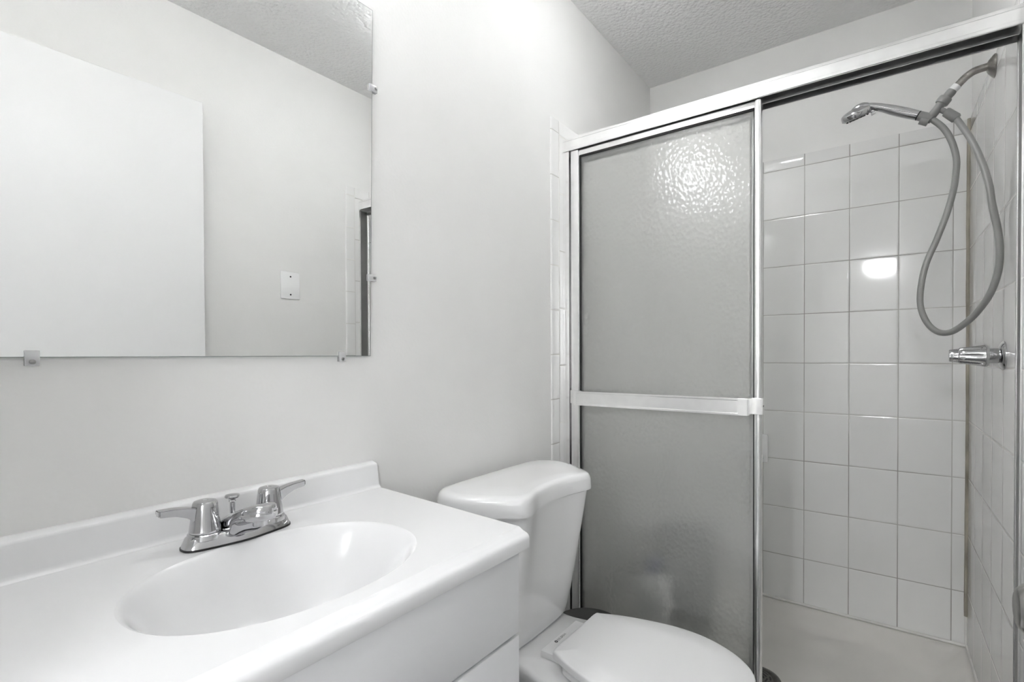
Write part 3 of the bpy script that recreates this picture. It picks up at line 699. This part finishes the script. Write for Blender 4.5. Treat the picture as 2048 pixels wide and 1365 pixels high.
# towel bar of the front panel
tbp = [(1.5290, 0.9565), (1.5262, 0.9575), (1.5262, 0.9625), (1.5278, 0.9640), (1.5278, 0.9990), (1.5262, 1.0005), (1.5262, 1.0055), (1.5290, 1.0065), (1.5310, 1.0055), (1.5310, 0.9575)]
bm = bmesh.new(); loft(bm, [[Vector((x, -0.082, z)) for x, z in tbp], [Vector((x, -0.603, z)) for x, z in tbp]])
bar = obj('towel_bar', bm, M['alu'], P1, smooth=False)
bm = bmesh.new()
box(bm, 1.5275, 1.5325, -0.629, -0.600, 0.957, 1.006, 0.001); box(bm, 1.5300, 1.5740, -0.632, -0.6275, 0.958, 1.005, 0.001); box(bm, 1.5715, 1.5755, -0.6560, -0.628, 0.958, 1.005, 0.001); box(bm, 1.5715, 1.5985, -0.6590, -0.6555, 0.958, 1.005, 0.001)
obj('bar_bracket', bm, M['alu'], bar, smooth=False)
bm = bmesh.new()
box(bm, 1.5275, 1.5325, -0.083, -0.072, 0.957, 1.006, 0.001); box(bm, 1.5300, 1.5740, -0.075, -0.0715, 0.958, 1.005, 0.001); box(bm, 1.5715, 1.5755, -0.075, -0.033, 0.958, 1.005, 0.001)
obj('bar_bracket', bm, M['alu'], bar, smooth=False)
obj('screw', lathe(bmesh.new(), [(0.003, 0), (0.003, 0.001), (0.001, 0.0015)], (1.586, -0.6590, 0.982), (0, -1, 0), 12), M['screw'], bar)

# soap dish on the back wall
sd = empty('soap_dish', (DB, -0.455, 0.72), 'white ceramic soap dish on the shower back wall, half behind the door', 'soap dish')
bm = bbox(DB-0.018, DB, -0.530, -0.38, 0.662, 0.785, 0.007, 3)
obj('dish_plate', bm, M['porcelain'], sd)
bm = bbox(DB-0.07, DB-0.016, -0.515, -0.395, 0.676, 0.70, 0.008, 3)
obj('dish_shelf', bm, M['porcelain'], sd)

# ------------------------------------------------------------------ shower arm, hand shower and hose
XS = 1.93
sa = empty('shower_fitting', (XS, -W+T, 1.927), 'bent grey shower arm with diverter bracket on the right shower wall', 'shower arm')
obj('flange', lathe(bmesh.new(), [(0.0315, -0.0050), (0.0315, -0.003), (0.028, 0.001), (0.018, 0.009), (0.0125, 0.012), (0.0, 0.012)], (XS, -W+T, 1.927), (0, 1, 0), 36, cap=False), M['chrome_dull'], sa)
apts = catmull([(XS, -W+T+0.002, 1.929), (XS, -1.155, 1.9285), (XS, -1.135, 1.9255), (XS, -1.118, 1.9150), (XS, -1.103, 1.900), (XS, -1.090, 1.886)], 30, closed=False)
obj('arm_pipe', tube(bmesh.new(), apts, 0.0100, 20), M['chrome_dull'], sa)
obj('thread_tape', tube(bmesh.new(), [(XS, -1.1000, 1.8965), (XS, -1.0885, 1.8850)], 0.0112, 20), M['teflon'], sa)
obj('swivel', tube(bmesh.new(), [(XS, -1.0895, 1.886), (XS, -1.0855, 1.881), (XS, -1.0775, 1.8715), (XS, -1.0755, 1.869)], [0.0115, 0.0125, 0.0118, 0.010], 20), M['grey_plastic'], sa)
obj('collar', tube(bmesh.new(), [(XS, -1.0760, 1.8700), (XS, -1.0745, 1.8680), (XS, -1.0660, 1.8570), (XS, -1.0645, 1.8550)], [0.0155, 0.0168, 0.0168, 0.0158], 24), M['grey_plastic'], sa)
bm = bmesh.new()
tube(bm, [(XS, -1.0655, 1.8560), (XS, -1.0540, 1.8400), (XS, -1.0420, 1.8240), (XS, -1.0385, 1.8190)], [0.0118, 0.0118, 0.0118, 0.0105], 20)
tube(bm, [(XS, -1.0440, 1.8170), (XS, -1.0360, 1.8215), (XS, -1.0260, 1.8285), (XS, -1.0135, 1.8360)], [0.012, 0.0135, 0.0135, 0.0130], 20)
obj('holder', bm, M['grey_plastic'], sa)
obj('holder_cradle', tube(bmesh.new(), [(XS-0.004, -1.0350, 1.8080), (XS-0.004, -1.0170, 1.8180)], [0.0105, 0.0095], 16), M['grey_plastic'], sa)
obj('hose_branch', tube(bmesh.new(), [(XS, -1.0580, 1.8440), (XS, -1.0720, 1.8315), (XS, -1.0760, 1.8285)], 0.0075, 16), M['grey_plastic'], sa)
# hand shower
hs = empty('hand_shower', (XS, -0.93, 1.87), 'chrome hand shower resting in its bracket, head pointing down', 'hand shower')
hpth = catmull([(XS, -1.0130, 1.8362), (XS, -0.990, 1.8490), (XS, -0.960, 1.8660), (XS, -0.930, 1.8830), (XS, -0.905, 1.8950), (XS, -0.888, 1.9000)], 30, closed=False)
hr = [0.0128 + 0.0018*math.sin(PI*min(1, i/18)) - 0.0035*max(0, (i-14)/16) for i in range(31)]
obj('handle', tube(bmesh.new(), hpth, hr, 24), M['chrome'], hs)
obj('handle_ring', tube(bmesh.new(), [(XS, -1.0145, 1.8353), (XS, -1.0120, 1.8368)], 0.0135, 24), M['black'], hs)
hax = Vector((-0.35, 0.23, 0.908)).normalized()        # head axis, face looks down and slightly back
HCx = Vector((XS, -0.8625, 1.8745))
obj('head', lathe(bmesh.new(), [(0.0385, -0.002), (0.0405, 0.0), (0.0405, 0.012), (0.0385, 0.0165), (0.031, 0.0215), (0.019, 0.0255), (0.008, 0.027), (0.0, 0.0272)], HCx, hax, 40, cap=False), M['chrome'], hs, angle=60)
bm = bmesh.new()
tube(bm, catmull([(XS, -0.893, 1.8985), (XS, -0.880, 1.9005), (XS, -0.864, 1.8995), (XS, -0.848, 1.8930)], 12, closed=False), [0.0098, 0.011, 0.012, 0.013, 0.014, 0.014, 0.0135, 0.013, 0.012, 0.011, 0.009, 0.007, 0.004], 24)
obj('head_neck', bm, M['chrome'], hs, angle=60)
obj('spray_face', lathe(bmesh.new(), [(0.0, -0.0045), (0.032, -0.0042), (0.036, -0.003), (0.0378, -0.0015)], HCx, hax, 40, cap=False), M['grey_plastic'], hs)
bm = bmesh.new()
s1 = hax.orthogonal().normalized(); s2 = hax.cross(s1)
for rad, cnt in ((0.028, 16), (0.018, 10), (0.009, 6)):
    for k in range(cnt):
        a = 2*PI*k/cnt; p = HCx + hax*(-0.0042) + (s1*math.cos(a)+s2*math.sin(a))*rad
        tube(bm, [p, p - hax*0.003], [0.0019, 0.0014], 8)
nz = obj('spray_nozzles', bm, M['black'], hs)
nz['kind'] = 'stuff'
obj('mode_tab', tube(bmesh.new(), [HCx + Vector((0, -0.036, -0.001)), HCx + Vector((0, -0.047, 0.002))], [0.006, 0.005], 12), M['chrome'], hs)
# hose
ho = empty('shower_hose', (XS, -1.08, 1.19), 'grey flexible shower hose hanging in a loop from the arm', 'hose')
HP = [(1.9250, -1.0939, 1.7961), (1.8933, -1.1263, 1.7244), (1.8617, -1.1447, 1.6487), (1.8300, -1.1562, 1.5756), (1.8033, -1.1591, 1.5181), (1.7767, -1.1665, 1.4462), (1.7500, -1.1670, 1.3888), (1.7600, -1.1658, 1.3379), (1.7700, -1.1521, 1.2817), (1.8000, -1.1283, 1.2345), (1.8300, -1.1003, 1.2018), (1.8600, -1.0785, 1.1882), (1.8800, -1.0542, 1.1936), (1.9000, -1.0328, 1.2229), (1.9200, -1.0200, 1.2720), (1.9210, -1.0215, 1.3326), (1.9220, -1.0331, 1.3961), (1.9230, -1.0560, 1.4618), (1.9240, -1.0784, 1.5348), (1.9250, -1.0926, 1.5996), (1.9260, -1.0975, 1.6417), (1.9270, -1.0989, 1.6866), (1.9280, -1.0887, 1.7383), (1.9290, -1.0714, 1.7811), (1.9300, -1.0506, 1.8100)]
HP = [(XS, -1.0980, 1.8040)] + HP[1:-1] + [(XS, -1.0480, 1.8125), (XS, -1.0415, 1.8150)]
obj('hose_line', tube(bmesh.new(), catmull(HP, 160, closed=False), 0.0082, 16), M['hose'], ho)
obj('hose_nut', tube(bmesh.new(), [(XS, -1.0740, 1.8300), (XS, -1.0760, 1.8285), (XS, -1.0975, 1.8050), (XS, -1.0995, 1.8025)], [0.0105, 0.0125, 0.0135, 0.0115], 16), M['grey_plastic'], ho)

# ------------------------------------------------------------------ shower valve knob
vx, vy, vz = 1.772, -W+T, 1.124
va = empty('shower_valve', (vx, vy, vz), 'chrome fluted shower knob on the right tiled wall under the hose', 'shower valve')
obj('escutcheon', lathe(bmesh.new(), [(0.0365, -0.0067), (0.0365, -0.0037), (0.034, -0.0002), (0.026, 0.0035), (0.0205, 0.0050), (0.0, 0.0050)], (vx, vy, vz), (0, 1, 0), 40, cap=False), M['chrome'], va)
obj('stem', lathe(bmesh.new(), [(0.0195, 0.004), (0.0195, 0.034), (0.0, 0.034)], (vx, vy, vz), (0, 1, 0), 32, cap=False), M['chrome'], va)
kb = obj('knob', lathe(bmesh.new(), [(0.0, 0.024), (0.0265, 0.024), (0.0285, 0.027), (0.0285, 0.032), (0.0265, 0.045), (0.0235, 0.066), (0.0215, 0.079), (0.0195, 0.081), (0.0, 0.081)], (vx, vy, vz), (0, 1, 0), 96, cap=False,
      flute=lambda th, h: -0.10*max(0, min(1, (h-0.030)/0.012))*(1 if h < 0.0805 else 0.0)*(0.5+0.5*math.cos(8*th))**2), M['chrome'], va, angle=50)
obj('knob_cap', lathe(bmesh.new(), [(0.0185, 0.080), (0.0188, 0.083), (0.0165, 0.098), (0.0150, 0.1005), (0.0, 0.1012)], (vx, vy, vz), (0, 1, 0), 64, cap=False,
      flute=lambda th, h: -0.06*(0.5+0.5*math.cos(8*th))**2), M['chrome'], kb, angle=50)
